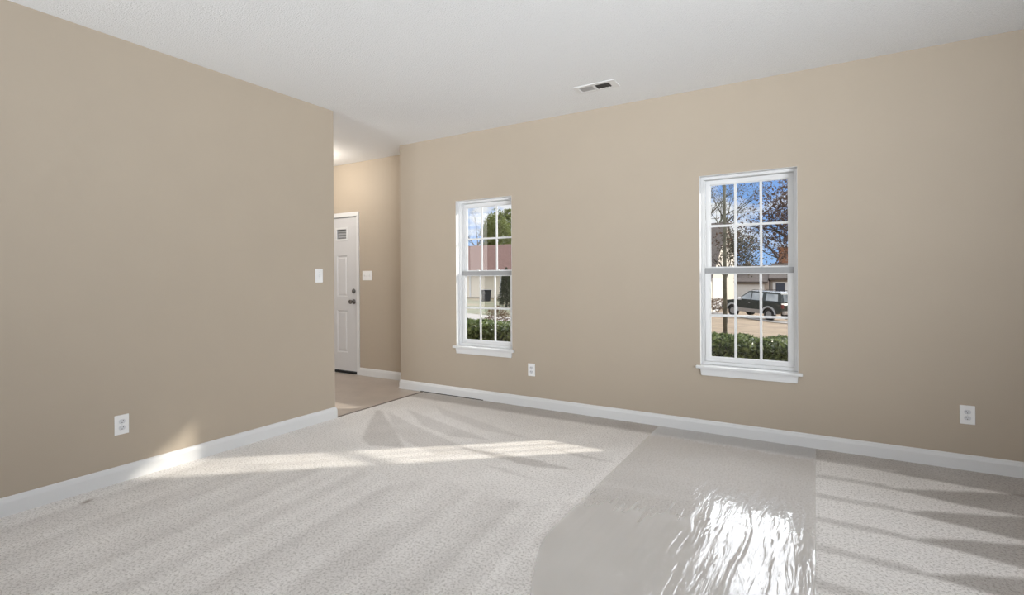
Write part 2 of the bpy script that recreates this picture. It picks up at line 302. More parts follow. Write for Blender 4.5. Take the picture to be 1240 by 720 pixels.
# carpet floor with vacuum marks and painted wall shade
def smooth(x, a, b):
    t = np.clip((x - a) / (b - a), 0, 1); return t * t * (3 - 2 * t)
def inpoly(X, Y, poly):
    r = np.zeros_like(X, bool); n = len(poly)
    for i in range(n):
        x1, y1 = poly[i]; x2, y2 = poly[(i + 1) % n]
        c = ((y1 > Y) != (y2 > Y)) & (X < (x2 - x1) * (Y - y1) / (y2 - y1 + 1e-12) + x1); r ^= c
    return r
def build_carpet():
    st = 0.0145; xs = np.arange(LX, RX + st, st); ys = np.arange(BY, W + st, st); xs[-1] = RX; ys[-1] = W
    nx, ny = len(xs), len(ys); X, Y = np.meshgrid(xs, ys, indexing='ij')
    wob = 0.010 * np.sin(X * 9 + Y * 4) + 0.007 * np.sin(Y * 17 - X * 5) + 0.006 * np.sin(Y * 31 + X * 23)
    nap_shade = np.full(X.shape, 0.62)
    # right: lanes pushed along X with wedge-shaped turn marks
    R = np.full(X.shape, 1.0)
    for k in range(-1, 22):
        Yk = 3.665 - 0.325 * k; t = np.clip((X - 0.40) / 0.6, 0, 2.5)
        upper = Yk + 0.25 * t ** 0.8 + 0.012; lower = Yk - 0.13 * np.clip(X - 0.40, 0, 9)
        Lf = smooth(-X, -0.42, -0.30)
        upper = upper + Lf * 0.045; lower = lower - 0.012
        d = smooth(Y + wob * .6, lower - .012, lower + .012) * (1 - smooth(Y + wob * .6, upper - .015, upper + .015))
        R = R - d * (0.42 + 0.36 * smooth(X, 0.25, 0.55))
    # left foreground: strokes along Y
    ph = ((X + 0.06 * Y + wob) / 0.345) % 1.0
    Lr = 0.80 + 0.13 * smooth(ph, 0.30, 0.42) - 0.13 * smooth(ph, 0.94, 1.0) + 0.05 * np.sin(X * 41 + Y * 3)
    Lr = Lr - 0.10 * smooth(-Y, -2.2, 0.5) - 0.10*smooth(X,-2.4,-1.2)
    # centre: brushed light, fan of strokes from the hall corner
    C = np.full(X.shape, 0.93)
    polys = [([(-3.574, 3.451), (-3.51, 3.45), (-2.95, 3.06), (-2.62, 2.80), (-2.86, 2.69), (-3.02, 2.76), (-3.16, 2.93)], .30),
             ([(-3.44, 3.46), (-2.95, 3.26), (-2.55, 3.12), (-2.05, 2.97), (-2.30, 2.78), (-2.70, 2.90), (-2.98, 3.08)], .22),
             ([(-3.36, 3.62), (-2.80, 3.44), (-2.15, 3.24), (-2.45, 3.17), (-2.85, 3.27)], .20),
             ([(-3.2, 3.85), (-2.6, 3.65), (-1.9, 3.42), (-2.3, 3.42), (-2.9, 3.62)], .15),
             ([(-2.25, 3.00), (-1.98, 3.02), (-1.70, 3.05), (-1.32, 3.02), (-1.60, 2.93), (-1.95, 2.95)], .34),
             ([(-1.72, 3.32), (-1.40, 3.30), (-1.14, 3.27), (-1.40, 3.24)], .25),
             ([(-1.95, 2.80), (-1.75, 2.81), (-1.45, 2.74), (-1.75, 2.76)], .2)]
    for pl, a in polys: C = C - 1.3 * a * inpoly(X + wob * .5, Y, pl)
    zx = [-3.7, -3.3, -3.05, -2.76, -2.61, -2.17, -2.08, -1.93, -1.74, -1.36, -1.1]
    zy = [1.9, 1.95, 2.05, 2.25, 2.33, 2.25, 2.45, 2.47, 2.41, 2.43, 2.60]
    yb = np.interp(X, zx, zy); s = smooth(Y + wob, yb - .03, yb + .03)
    L = Lr * (1 - s) + C * s
    # under the film: cross lanes, fainter
    Fm = np.full(X.shape, 0.80) + 0.16 * smooth(Y, 2.7, 3.3)
    for k in range(0, 12):
        yk = 3.80 - 0.30 * k + 0.10 * (X + 1.1)
        Fm += 0.16 * np.exp(-((Y - yk) / 0.035) ** 2) * smooth(-X, 0.0, 1.1)
    nap_shade = np.where(X > -0.008, R, np.where(X < -1.125, L, Fm))
    # a lighter ridge where the film edge presses the pile
    nap_shade += 0.18 * np.exp(-((X + 1.15) / 0.03) ** 2) * (Y < 3.6)
    # shade along the foot of the window wall, painted as darker carpet
    edge = smooth(Y, 3.97, 4.06); nap_shade = nap_shade * (1 - edge) + 0.28 * edge * 1.0
    for _ in range(1):
        nap_shade[1:-1, 1:-1] = (nap_shade[1:-1, 1:-1] * 2 + nap_shade[:-2, 1:-1] + nap_shade[2:, 1:-1] + nap_shade[1:-1, :-2] + nap_shade[1:-1, 2:]) / 6
    stain = 0.95 * np.exp(-(((X + 3.528) + 0.5 * (Y - 1.211)) / 0.018) ** 2 - ((Y - 1.211) / 0.03) ** 2)
    co = np.stack([X, Y, np.zeros_like(X)], -1).reshape(-1, 3)
    i = np.arange(nx - 1)[:, None] * ny + np.arange(ny - 1)[None, :]
    f = np.stack([i, i + ny, i + ny + 1, i + 1], -1).reshape(-1, 4)
    me = bpy.data.meshes.new('floor'); me.vertices.add(len(co)); me.vertices.foreach_set('co', co.astype('f').ravel())
    me.loops.add(f.size); me.loops.foreach_set('vertex_index', f.ravel().astype('i')); me.polygons.add(len(f)); me.polygons.foreach_set('loop_start', (np.arange(len(f)) * 4).astype('i'))
    me.update(); me.validate()
    for nm, arr in (('nap_shade', np.clip(nap_shade, 0, 1)), ('stain', stain)):
        a = me.attributes.new(nm, 'FLOAT', 'POINT'); a.data.foreach_set('value', arr.astype('f').ravel())
    me.materials.append(M['carpet']); o = bpy.data.objects.new('floor', me); COL.objects.link(o); o['kind'] = 'structure'
build_carpet()
boxobj('floor_slab', (-7.02, RX + 0.15, BY - 0.15, HY + 0.16, -0.20, -0.052), M['concrete'])['kind'] = 'structure'
# hall floor
boxobj('floor_hall', (-6.9, LX - 0.0005, 1.2, HY, -0.05, -0.002), M['hallfloor'])['kind'] = 'structure'
tag(boxobj('trim_1', (LX - 0.012, LX + 0.010, EY + 0.015, 4.252, -0.002, 0.0035), M['seam'], bevel=0.0015), kind='structure')

# baseboards: moulded profile (distance out, height)
BB = [(0, 0), (0.015, 0), (0.015, 0.070), (0.012, 0.080), (0.0075, 0.092), (0.0, 0.098)]
def baseboard(name, pts):
    """pts: polyline (x,y) walked with the wall on the left; profile grows to the right"""
    bm = bmesh.new(); n = len(pts); rings = []
    for i, p in enumerate(pts):
        def nrm(a, b): d = Vector((b[0] - a[0], b[1] - a[1])).normalized(); return Vector((d.y, -d.x))
        ns = []
        if i > 0: ns.append(nrm(pts[i - 1], p))
        if i < n - 1: ns.append(nrm(p, pts[i + 1]))
        if len(ns) == 2: m_ = ns[0] + ns[1]; m_ = m_ / (m_.dot(ns[0]))
        else: m_ = ns[0]
        rings.append([bm.verts.new((p[0] + m_.x * a, p[1] + m_.y * a, z)) for a, z in BB])
    for a, b in zip(rings, rings[1:]):
        for k in range(len(BB)): bm.faces.new((a[k], a[(k + 1) % len(BB)], b[(k + 1) % len(BB)], b[k]))
    bm.faces.new(rings[0]); bm.faces.new(rings[-1])
    o = obj(name, bm, M['trim']); o['kind'] = 'structure'; return o
baseboard('baseboard_left', [(LX, BY), (LX, EY), (LX - 0.12, EY), (LX - 0.12, 1.2)])
baseboard('baseboard_window_side', [(CX, HY), (CX, W), (RX, W)])
baseboard('baseboard_hall', [(-5.050, HY), (CX - 0.0152, HY)])
baseboard('baseboard_right', [(RX, W - 0.016), (RX, BY)])
baseboard('baseboard_back', [(RX - 0.016, BY), (LX + 0.016, BY)])
# small plinth piece at the window-wall corner and the dark gap under the board beside it
o = boxobj('baseboard_corner_block', (CX - 0.022, CX + 0.30, W - 0.022, W - 0.0152, 0.0, 0.012), M['trim']); o['kind'] = 'structure'
o = boxobj('trim_2', (CX + 0.30, -2.9, W - 0.0175, W - 0.0153, 0.0, 0.007), M['black']); o['kind'] = 'structure'

# ------------------------------------------------------------------ windows
def window(name, x0, x1):
    root = empty(name, ((x0 + x1) / 2, W, WZ0), kind='structure')
    def part(nm, bm, m, par=root, bevel=0.002):
        o = obj(nm, bm, m, None, bevel); o.parent = par
        if par is root: o.matrix_parent_inverse = Matrix.Translation(-(Vector(root.location)))
        return o
    y = W
    # main frame, set 6 cm back in the drywall opening
    bm = bmesh.new(); add_frame(bm, x0, x1, 0.533, WZ1, y + 0.060, y + 0.158, 0.020, 0.020, 0.022, 0.026)
    # stops and track ridges
    add_box(bm, x0 + 0.020, x0 + 0.026, y + 0.0665, y + 0.072, 0.559, 2.026); add_box(bm, x1 - 0.026, x1 - 0.020, y + 0.0665, y + 0.072, 0.559, 2.026)
    add_box(bm, x0 + 0.020, x0 + 0.028, y + 0.101, y + 0.108, 0.559, 2.026); add_box(bm, x1 - 0.028, x1 - 0.020, y + 0.101, y + 0.108, 0.559, 2.026)
    part('window_frame', bm, M['vinyl'])
    def sash(nm, za, zb, ya, yb, rt, rb, st):
        a, b = x0 + 0.0285, x1 - 0.0285
        bm = bmesh.new()
        if nm == 'lower_sash':
            add_frame(bm, a, b, za, zb - rt - .0002, ya, yb, st, st, .0001, rb)
        else: add_frame(bm, a, b, za, zb, ya, yb, st, st, rt, rb)
        # inner glazing bead, one small step
        add_frame(bm, a + st, b - st, za + rb, zb - rt, ya + 0.010, yb - 0.006, 0.007)
        s = part(nm, bm, M['vinyl'])
        if nm == 'lower_sash':
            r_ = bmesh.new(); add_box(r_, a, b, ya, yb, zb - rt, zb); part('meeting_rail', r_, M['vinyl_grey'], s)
        ga, gb, gz0, gz1 = a + st + 0.007, b - st - 0.007, za + rb + 0.007, zb - rt - 0.007
        g = bmesh.new(); yy = (ya + yb) / 2; vs = [g.verts.new(v) for v in ((ga, yy + .004, gz0), (gb, yy + .004, gz0), (gb, yy + .004, gz1), (ga, yy + .004, gz1))]; g.faces.new(vs)
        part('pane', g, M['glass'], s, 0)
        m_ = bmesh.new(); w_ = 0.009; hh = (gz0 + gz1) / 2
        for k in (1, 2):
            cx = ga + (gb - ga) * k / 3
            add_box(m_, cx - w_, cx + w_, yy - 0.006, yy + 0.0035, gz0, hh - w_); add_box(m_, cx - w_, cx + w_, yy - 0.006, yy + 0.0035, hh + w_, gz1)
        add_box(m_, ga, gb, yy - 0.006, yy + 0.0035, hh - w_, hh + w_)
        part('muntin', m_, M['vinyl'], s, 0.0015)
        return s, a, b
    sash('upper_sash', 1.285, 2.024, y + 0.110, y + 0.135, 0.036, 0.030, 0.032)
    s, a, b = sash('lower_sash', 0.560, 1.312, y + 0.074, y + 0.099, 0.044, 0.030, 0.035)
    # sash locks on the meeting rail
    for fx in (0.30, 0.70):
        lk = bmesh.new(); cx = a + (b - a) * fx
        add_box(lk, cx - 0.022, cx + 0.022, y + 0.080, y + 0.098, 1.3122, 1.320); add_box(lk, cx - 0.006, cx + 0.016, y + 0.083, y + 0.093, 1.3205, 1.326)
        part('sash_lock', lk, M['vinyl'], s, 0.001)
    # stool with rounded nose and apron
    bm = bmesh.new(); add_box(bm, x0 - 0.030, x1 + 0.028, y - 0.034, y - 0.0002, 0.511, 0.533); add_box(bm, x0 + .0002, x1 - .0002, y - 0.0002, y + 0.0598, 0.511, 0.533)
    part('window_stool', bm, M['trim'], bevel=0.004)
    bm = bmesh.new(); n0 = [(x0, 0.5108), (x1, 0.5108), (x1 - 0.006, 0.456), (x0 + 0.010, 0.456)]
    add_prism(bm, n0, 'y', y - 0.018, y - 0.0002)
    part('window_apron', bm, M['trim'], bevel=0.003)
    # thin painted corner edge of the drywall return
    bm = bmesh.new(); e = 0.0012
    add_box(bm, x0 + .0002, x0 + e * 2, y - 0.0006, y + 0.0598, 0.534, WZ1 - .0002); add_box(bm, x0 + e * 2, x1 - .0002, y - 0.0006, y + 0.0598, WZ1 - e * 2, WZ1 - .0002)
    add_box(bm, x1 - e * 2, x1 - .0002, y - 0.0006, y + 0.0598, 0.534, WZ1 - e * 2)
    part('window_return', bm, M['trim'], bevel=0)
    return root
window('window_1', *WINS[0]); window('window_2', *WINS[1])

# ------------------------------------------------------------------ front door
def front_door():
    root = empty('door_1', ((DX0 + DX1) / 2, HY, 0), kind='structure'); inv = Matrix.Translation(-Vector(root.location))
    def part(nm, bm, m, par=root, bevel=0.002, smooth=False):
        o = obj(nm, bm, m, None, bevel, smooth=smooth); o.parent = par
        if par is root: o.matrix_parent_inverse = inv
        return o
    # casing on the wall + jamb
    bm = bmesh.new(); add_frame(bm, DX0 - 0.052, DX1 + 0.044, 0.0, 2.106, HY - 0.014, HY - 0.0003, 0.050, 0.042, 0.052, 0.0001)
    part('door_casing', bm, M['trim'], bevel=0.003)
    bm = bmesh.new(); add_box(bm, DX0 - .011, DX0, HY, HY + .158, 0.0, 2.060); add_box(bm, DX1, DX1 + .011, HY, HY + .158, 0.0, 2.060); add_box(bm, DX0, DX1, HY, HY + .158, 2.049, 2.060)
    part('door_jamb', bm, M['trim'], bevel=0)
    # leaf with holes for two small lights; recessed raised panels
    y0, y1 = HY + 0.012, HY + 0.056; zt, zb = 2.045, 0.034; a, b = DX0 + 0.004, DX1 - 0.004
    mid = (a + b) / 2; cols = [(mid + 0.075, -5.285), (2 * mid + 5.285, mid - 0.075)]
    holes = []
    for (p, q) in cols: holes += [(p + .002, q - .002, 1.757, 1.902), (p, q, 1.005, 1.545), (p, q, 0.270, 0.824)]
    A = sorted({a, b, *[h[0] for h in holes], *[h[1] for h in holes]}); Z = sorted({zb, zt, *[h[2] for h in holes], *[h[3] for h in holes]})
    bm = bmesh.new()
    for i in range(len(A) - 1):
        for j in range(len(Z) - 1):
            cx, cz = (A[i] + A[i + 1]) / 2, (Z[j] + Z[j + 1]) / 2
            if not any(h[0] < cx < h[1] and h[2] < cz < h[3] for h in holes): add_box(bm, A[i], A[i + 1], y0, y1, Z[j], Z[j + 1])
    bmesh.ops.remove_doubles(bm, verts=bm.verts, dist=1e-5)
    seen = {}
    for f in list(bm.faces):
        k = tuple(sorted(v.index for v in f.verts)); seen.setdefault(k, []).append(f)
    bm.verts.index_update(); seen = {}
    for f in bm.faces: seen.setdefault(tuple(sorted(v.index for v in f.verts)), []).append(f)
    bmesh.ops.delete(bm, geom=[f for fs in seen.values() if len(fs) > 1 for f in fs], context='FACES_ONLY')
    leaf = part('door_leaf', bm, M['door'], bevel=0)
    for (p, q) in cols:
        for (z0, z1) in ((1.005, 1.545), (0.270, 0.824)):
            bm = bmesh.new(); yb = y0 + 0.030
            # sloped moulding down to a groove and a raised field
            L0 = [(p, z0), (q, z0), (q, z1), (p, z1)]
            def ring(ins, y): return [bm.verts.new((x + (ins if x == p else -ins), y, z + (ins if z == z0 else -ins))) for x, z in L0]
            rs = [ring(0.0002, y0 + .0005), ring(0.012, y0 + 0.009), ring(0.020, y0 + 0.009), ring(0.036, y0 + 0.002)]
            for r0, r1 in zip(rs, rs[1:]):
                for k in range(4): bm.faces.new((r0[k], r0[(k + 1) % 4], r1[(k + 1) % 4], r1[k]))
            bm.faces.new(rs[-1]); part('door_panel', bm, M['door'], leaf, 0)
        bm = bmesh.new(); add_frame(bm, p - 0.016, q + 0.016, 1.741, 1.918, y0 - 0.008, y0 - .0002, 0.026)
        part('lite_frame', bm, M['trim'], leaf, 0.002)
        part('lite_pane', (lambda g: (add_box(g, p + .003, q - .003, y0 + .018, y0 + .024, 1.758, 1.901), g)[1])(bmesh.new()), M['frost'], leaf, 0)
    kx = -5.163
    bm = bmesh.new(); add_lathe(bm, [(0.031, 0), (0.031, 0.008), (0.024, 0.014), (0.020, 0.016)], (kx, y0, 1.079), (0, -1, 0)); add_box(bm, kx - .004, kx + .004, y0 - .030, y0 - .0165, 1.062, 1.096)
    part('deadbolt', bm, M['bronze'], leaf, 0.001, False)
    bm = bmesh.new(); add_lathe(bm, [(0.033, 0), (0.033, 0.006), (0.026, 0.012), (0.012, 0.016), (0.011, 0.034), (0.020, 0.042), (0.028, 0.052), (0.029, 0.062), (0.024, 0.070), (0.012, 0.074)], (kx, y0, 0.942), (0, -1, 0))
    part('door_knob', bm, M['bronze'], leaf, 0, True)
    bm = bmesh.new(); add_box(bm, -5.098, -5.086, HY - 0.004, HY + .011, 1.925, 2.000); part('door_sensor', bm, M['socket'], root, 0.002)
    bm = bmesh.new(); add_box(bm, DX0 - .011, DX1 + .011, HY - 0.004, HY + 0.15, -0.0015, 0.020); part('threshold', bm, M['black'], root, 0.003)
front_door()

# ------------------------------------------------------------------ wall plates
def frame_mat(loc, normal):
    """local x = along wall (viewer's right), y = out of the wall, z = up"""
    n = Vector(normal); x = Vector((0, 0, 1)).cross(n) * -1
    m_ = Matrix((( x.x, n.x, 0, loc[0]), (x.y, n.y, 0, loc[1]), (0, 0, 1, loc[2]), (0, 0, 0, 1)))
    return m_
def outlet(loc, normal, label):
    r = empty('electrical_outlet', label=label, cat='outlet'); r.matrix_world = frame_mat(loc, normal)
    bm = bmesh.new(); add_box(bm, -.038, .038, 0.0003, .006, -.060, .060); obj('cover_plate', bm, M['plate'], r, 0.003)
    for s in (1, -1):
        bm = bmesh.new(); pts = []
        for k in range(24):
            a = 2 * PI * k / 24; pts.append((0.0175 * math.cos(a), max(-0.0135, min(0.0135, 0.0175 * math.sin(a))) + s * .0195))
        add_prism(bm, pts, 'y', 0.0062, 0.0078); sk = obj('socket', bm, M['socket'], r)
        for dx, hgt in ((-.0065, .0085), (.0065, .0068)):
            b2 = bmesh.new(); add_box(b2, dx - .0013, dx + .0013, .0079, .0082, s * .0195 + .0045 - hgt / 2, s * .0195 + .0045 + hgt / 2); obj('slot', b2, M['slot'], sk)
        b2 = bmesh.new(); add_lathe(b2, [(.0026, 0), (.0026, .0003)], (0, .0079, s * .0195 - .0075), (0, 1, 0), 12); obj('ground_hole', b2, M['slot'], sk)
    bm = bmesh.new(); add_lathe(bm, [(.003, 0), (.003, .001), (.0015, .0016)], (0, .0061, 0), (0, 1, 0), 12); obj('screw', bm, M['socket'], r)
    return r
def switch(loc, normal, n, label):
    r = empty('light_switch', label=label, cat='light switch'); r.matrix_world = frame_mat(loc, normal)
    w_ = .038 + .023 * (n - 1); bm = bmesh.new(); add_box(bm, -w_, w_, 0.0003, .006, -.060, .060); obj('cover_plate', bm, M['plate'], r, 0.003)
    for k in range(n):
        cx = (k - (n - 1) / 2) * .046; bm = bmesh.new()
        add_box(bm, cx - .0055, cx + .0055, .0062, .0070, -.012, .012); ho = obj('switch_opening', bm, M['socket'], r)
        bm = bmesh.new(); add_prism(bm, [(.0072, -.009), (.0072, .004), (.017, .010), (.019, .004)], 'x', cx - .0038, cx + .0038); obj('toggle', bm, M['plate'], ho, 0.001)
        for s in (-1, 1):
            bm = bmesh.new(); add_lathe(bm, [(.0028, 0), (.0028, .001), (.001, .0015)], (cx, .0061, s * .030), (0, 1, 0), 10); obj('screw', bm, M['socket'], r)
    return r
outlet((LX, 1.446, 0.351), (1, 0, 0), 'white duplex wall outlet low on the left wall, above the baseboard')
outlet((-2.346, W, 0.358), (0, -1, 0), 'white duplex outlet low on the wall beside the smaller left window')
outlet((0.824, W, 0.352), (0, -1, 0), 'white duplex outlet on the window wall right of the large window')
switch((LX, 2.906, 1.271), (1, 0, 0), 1, 'white single toggle switch plate near the end of the left wall')
switch((-4.902, HY, 1.279), (0, -1, 0), 3, 'white wide multi-toggle switch plate on the hall wall beside the front door')

# ------------------------------------------------------------------ ceiling vent
def vent():
    r = empty('ceiling_vent', (-1.475, 3.768, H), label='white two-section register set in the ceiling near the window wall', cat='air vent')
    bm = bmesh.new(); z0, z1 = -0.0065, -0.0003; x0, x1, y0, y1 = -.170, .170, -.078, .078
    sec = [(-.135, -.020), (.000, .115)]; ya, yb = -.042, .046
    A = [x0, sec[0][0], sec[0][1], sec[1][0], sec[1][1], x1]
    for i in range(5):
        if i in (1, 3): add_box(bm, A[i], A[i + 1], y0, ya, z0, z1); add_box(bm, A[i], A[i + 1], yb, y1, z0, z1)
        else: add_box(bm, A[i], A[i + 1], y0, y1, z0, z1)
    obj('face_plate', bm, M['vent'], r, 0.003)
    bm = bmesh.new(); add_box(bm, sec[0][0], sec[1][1], ya, yb, -0.0022, -0.0004); obj('duct_opening', bm, M['slot'], r)
    for si, (a, b) in enumerate(sec):
        n = 8 if si == 0 else 5
        for k in range(n):
            cx = a + (b - a) * (k + .5) / n; bm = bmesh.new()
            dx = .0075 if si == 0 else -.0035; tk = .0006
            vs = [(cx - dx - tk, -.0028), (cx - dx + tk, -.0028), (cx + dx + tk, -.0063), (cx + dx - tk, -.0063)]
            add_prism(bm, vs, 'y', ya, yb); obj('louvre', bm, M['socket'] if si == 0 else M['slot'], r)  # second section coloured dark: shade on its slats put into the colour
vent()

# ------------------------------------------------------------------ hall ceiling lamp (its glow shows on the hall ceiling)
lamp = empty('hall_ceiling_lamp', (-5.22, 3.86, H), label='round opal flush lamp on the hall ceiling behind the left wall', cat='ceiling lamp')
bm = bmesh.new(); add_lathe(bm, [(.15, -.0005), (.15, -.02), (.14, -.025)], (0, 0, 0), (0, 0, 1)); obj('lamp_base', bm, M['vent'], lamp)
bm = bmesh.new(); add_lathe(bm, [(.03, -.0255), (.03, -.05), (.01, -.058)], (0, 0, 0), (0, 0, 1)); obj('bulb', bm, M['lampglass'], lamp)
hl = light('hall_lamp_light', 'POINT', (-5.22, 3.86, H - 0.22), HALL_W, (1.0, 0.90, 0.78)); hl.data.shadow_soft_size = 0.05
light('hall_fill_light', 'AREA', (-5.3, 1.25, 1.5), 34.0, (1.0, 0.97, 0.93), look=(0.15, 1, 0), shape='RECTANGLE', size=1.6, size_y=1.8)  # added fill lamp to brighten the hall, no opening behind it

# ------------------------------------------------------------------ plastic film on the carpet
def film():
    x0, x1, y0, y1 = -1.125, -0.008, -0.4, 4.235; nx, ny = 150, 260
    bm = bmesh.new(); V = []
    for i in range(nx + 1):
        row = []
        for j in range(ny + 1):
            y = y0 + (y1 - y0) * j / ny; tp = min(1, max(0, (2.25 - y) / .9)); xl = x0 + .26 * tp * tp * (3 - 2 * tp); x = xl + (x1 - xl) * i / nx
            c = -0.315 + 0.02 * math.sin(y * 3.1) + 0.012 * math.sin(y * 7.7)
            z = 0.0055 + 0.0016 * (mnoise.noise(Vector((x * 16, y * 2.2, 0))) + 0.5 * mnoise.noise(Vector((x * 40, y * 6, 4))))
            if y < 3.25: z += 0.006 * math.exp(-((x - c) / 0.012) ** 2) * min(1, (3.25 - y) * 2)
            row.append(bm.verts.new((x, y, max(0.0025, z))))
        V.append(row)
    for i in range(nx):
        for j in range(ny): bm.faces.new((V[i][j], V[i + 1][j], V[i + 1][j + 1], V[i][j + 1]))
    o = obj('plastic_carpet_film', bm, M['film'], smooth=True)
    if o.data.polygons[0].normal.z < 0: o.data.flip_normals()
    tag(o, 'clear wrinkled plastic film strip lying on the beige carpet below the right window', 'carpet protector')
film()

# ------------------------------------------------------------------ outdoors
def terr(x, y):
    s = min(1, max(0, (y - 7) / 27)); return -.35 - .042 * min(33, max(0, y - 7)) + .08 * min(9, max(0, -x - 2)) * s
t = M['lawn'].node_tree; b = t.nodes['Principled BSDF']; src = b.inputs['Base Color'].links[0].from_socket
co_ = N(t, 'ShaderNodeTexCoord'); sx = N(t, 'ShaderNodeSeparateXYZ'); t.links.new(co_.outputs['Object'], sx.inputs[0])
mr = N(t, 'ShaderNodeMapRange'); mr.inputs['From Min'].default_value = -9.0; mr.inputs['From Max'].default_value = -13.0; t.links.new(sx.outputs['X'], mr.inputs['Value'])
gn = N(t, 'ShaderNodeTexNoise'); gn.inputs['Scale'].default_value = 0.35; gn.inputs['Detail'].default_value = 5; t.links.new(co_.outputs['Object'], gn.inputs['Vector'])
gr = N(t, 'ShaderNodeValToRGB'); gr.color_ramp.elements[0].position = .42; gr.color_ramp.elements[0].color = (0.075, 0.085, 0.035, 1); gr.color_ramp.elements[1].position = .6; gr.color_ramp.elements[1].color = (0.17, 0.12, 0.07, 1)
t.links.new(gn.outputs['Fac'], gr.inputs[0]); gm = N(t, 'ShaderNodeMixRGB'); t.links.new(mr.outputs[0], gm.inputs['Fac']); t.links.new(src, gm.inputs['Color1']); t.links.new(gr.outputs[0], gm.inputs['Color2']); t.links.new(gm.outputs[0], b.inputs['Base Color'])
bm = bmesh.new(); gx = [x for x in np.linspace(-75, 35, 111)]; gy = [y for y in np.concatenate([np.linspace(W + 0.17, 12, 14), np.linspace(13, 110, 60)])]
G = [[bm.verts.new((x, y, terr(x, y))) for y in gy] for x in gx]
for i in range(len(gx) - 1):
    for j in range(len(gy) - 1): bm.faces.new((G[i][j], G[i + 1][j], G[i + 1][j + 1], G[i][j + 1]))
obj('ground_lawn', bm, M['lawn'], smooth=True)['kind'] = 'structure'
def strip(name, pts, m_, lift=0.03):
    """pts: list of (left xy, right xy); draped on the terrain"""
    bm = bmesh.new(); rows = []; P2 = []
    for (a, b), (c, d) in zip(pts, pts[1:]):
        for k in range(8):
            t_ = k / 8; P2.append(((a[0] + (c[0] - a[0]) * t_, a[1] + (c[1] - a[1]) * t_), (b[0] + (d[0] - b[0]) * t_, b[1] + (d[1] - b[1]) * t_)))
    P2.append(pts[-1])
    for a, b in P2:
        rows.append([bm.verts.new((a[0] + (b[0] - a[0]) * k / 6, a[1] + (b[1] - a[1]) * k / 6, terr(a[0] + (b[0] - a[0]) * k / 6, a[1] + (b[1] - a[1]) * k / 6) + lift)) for k in range(7)])
    for r0, r1 in zip(rows, rows[1:]):
        for k in range(6): bm.faces.new((r0[k], r0[k + 1], r1[k + 1], r1[k]))
    o = obj(name, bm, m_); o['kind'] = 'structure'; return o
strip('ground_driveway', [((-9.5, 40.5), (-9.5, 37.0)), ((-4.6, 37.5), (-4.4, 34.2)), ((-1.2, 33.6), (-1.1, 30.6)), ((6, 31), (6, 27))], M['concrete'])
strip('ground_sidewalk', [((-30, 27), (-29, 24)), ((-13.2, 19.7), (-11.6, 16.9)), ((-7, 17.5), (-6.5, 14.8))], M['concrete'])

def house_box(bm, x0, x1, y0, y1, z0, z1): add_box(bm, x0, x1, y0, y1, z0, z1)
def gable_roof(bm, x0, x1, y0, y1, ze, zr, along='x', th=0.18, over=0.4):
    if along == 'x':
        ym = (y0 + y1) / 2; sl = (zr - ze) / (ym - y0)
        pts = [(y0 - over, ze - sl * over), (ym, zr), (y1 + over, ze - sl * over), (y1 + over, ze - sl * over + th), (ym, zr + th), (y0 - over, ze - sl * over + th)]
        add_prism(bm, pts, 'x', x0 - over, x1 + over)
    else:
        xm = (x0 + x1) / 2; sl = (zr - ze) / (xm - x0)
        pts = [(x0 - over, ze - sl * over), (xm, zr), (x1 + over, ze - sl * over), (x1 + over, ze - sl * over + th), (xm, zr + th), (x0 - over, ze - sl * over + th)]
        add_prism(bm, pts, 'y', y0 - over, y1 + over)
def hpart(nm, dims, m_, par, bevel=0): return boxobj(nm, dims, m_, par, bevel)
def garage_door(par, x0, x1, y, z0, z1):
    bm = bmesh.new(); add_frame(bm, x0 - .1, x1 + .1, z0, z1 + .1, y - .06, y - .001, .1, .1, .1, .001)
    obj('garage_trim', bm, M['white_ext'], par)
    bm = bmesh.new(); n = 4; hh = (z1 - z0) / n
    for k in range(n):
        for c in range(4):
            wd = (x1 - x0) / 4; add_box(bm, x0 + c * wd + .03, x0 + (c + 1) * wd - .03, y - .045, y - .03, z0 + k * hh + .04, z0 + (k + 1) * hh - .04)
    add_box(bm, x0, x1, y - .03, y - .002, z0, z1)
    obj('garage_door', bm, M['white_ext'], par)
# house A: front gable with garage, big roof behind
A = empty('gabled_house', (0, 0, 0), label='cream gabled house with brown roof and white garage at left in the right window', cat='house')
G_ = -6.47; ye, ym_, ze_, zr_ = 38.6, 46.5, 1.10, 5.6
bm = bmesh.new(); yb_ = 52.4; zb_ = zr_ - (yb_ - ym_) * (zr_ - ze_) / (ym_ - ye)
add_prism(bm, [(ye, -2.4), (ye, ze_), (ym_, zr_ - .02), (yb_, zb_ - .02), (yb_, -2.4)], 'x', -17, G_); obj('wall', bm, M['siding'], A)
bm = bmesh.new(); sl_ = (zr_ - ze_) / (ym_ - ye); yo = ye - .5
add_prism(bm, [(yo, ze_ - .5 * sl_), (ym_, zr_), (yb_ + .4, zb_ - .4 * sl_), (yb_ + .4, zb_ - .4 * sl_ + .18), (ym_, zr_ + .2), (yo, ze_ - .5 * sl_ + .18)], 'x', -17.4, G_ + .12); obj('roof', bm, M['roofA'], A)
bm = bmesh.new(); n_ = 4; y0_, y1_, z0_, z1_ = 39.3, 43.0, -1.7, .85; hh_ = (z1_ - z0_) / n_
add_box(bm, G_ + .001, G_ + .03, y0_, y1_, z0_, z1_)
for k in range(n_):
    for c in range(4): wd_ = (y1_ - y0_) / 4; add_box(bm, G_ + .031, G_ + .05, y0_ + c * wd_ + .05, y0_ + (c + 1) * wd_ - .05, z0_ + k * hh_ + .06, z0_ + (k + 1) * hh_ - .06)
obj('garage_door', bm, M['white_ext'], A)
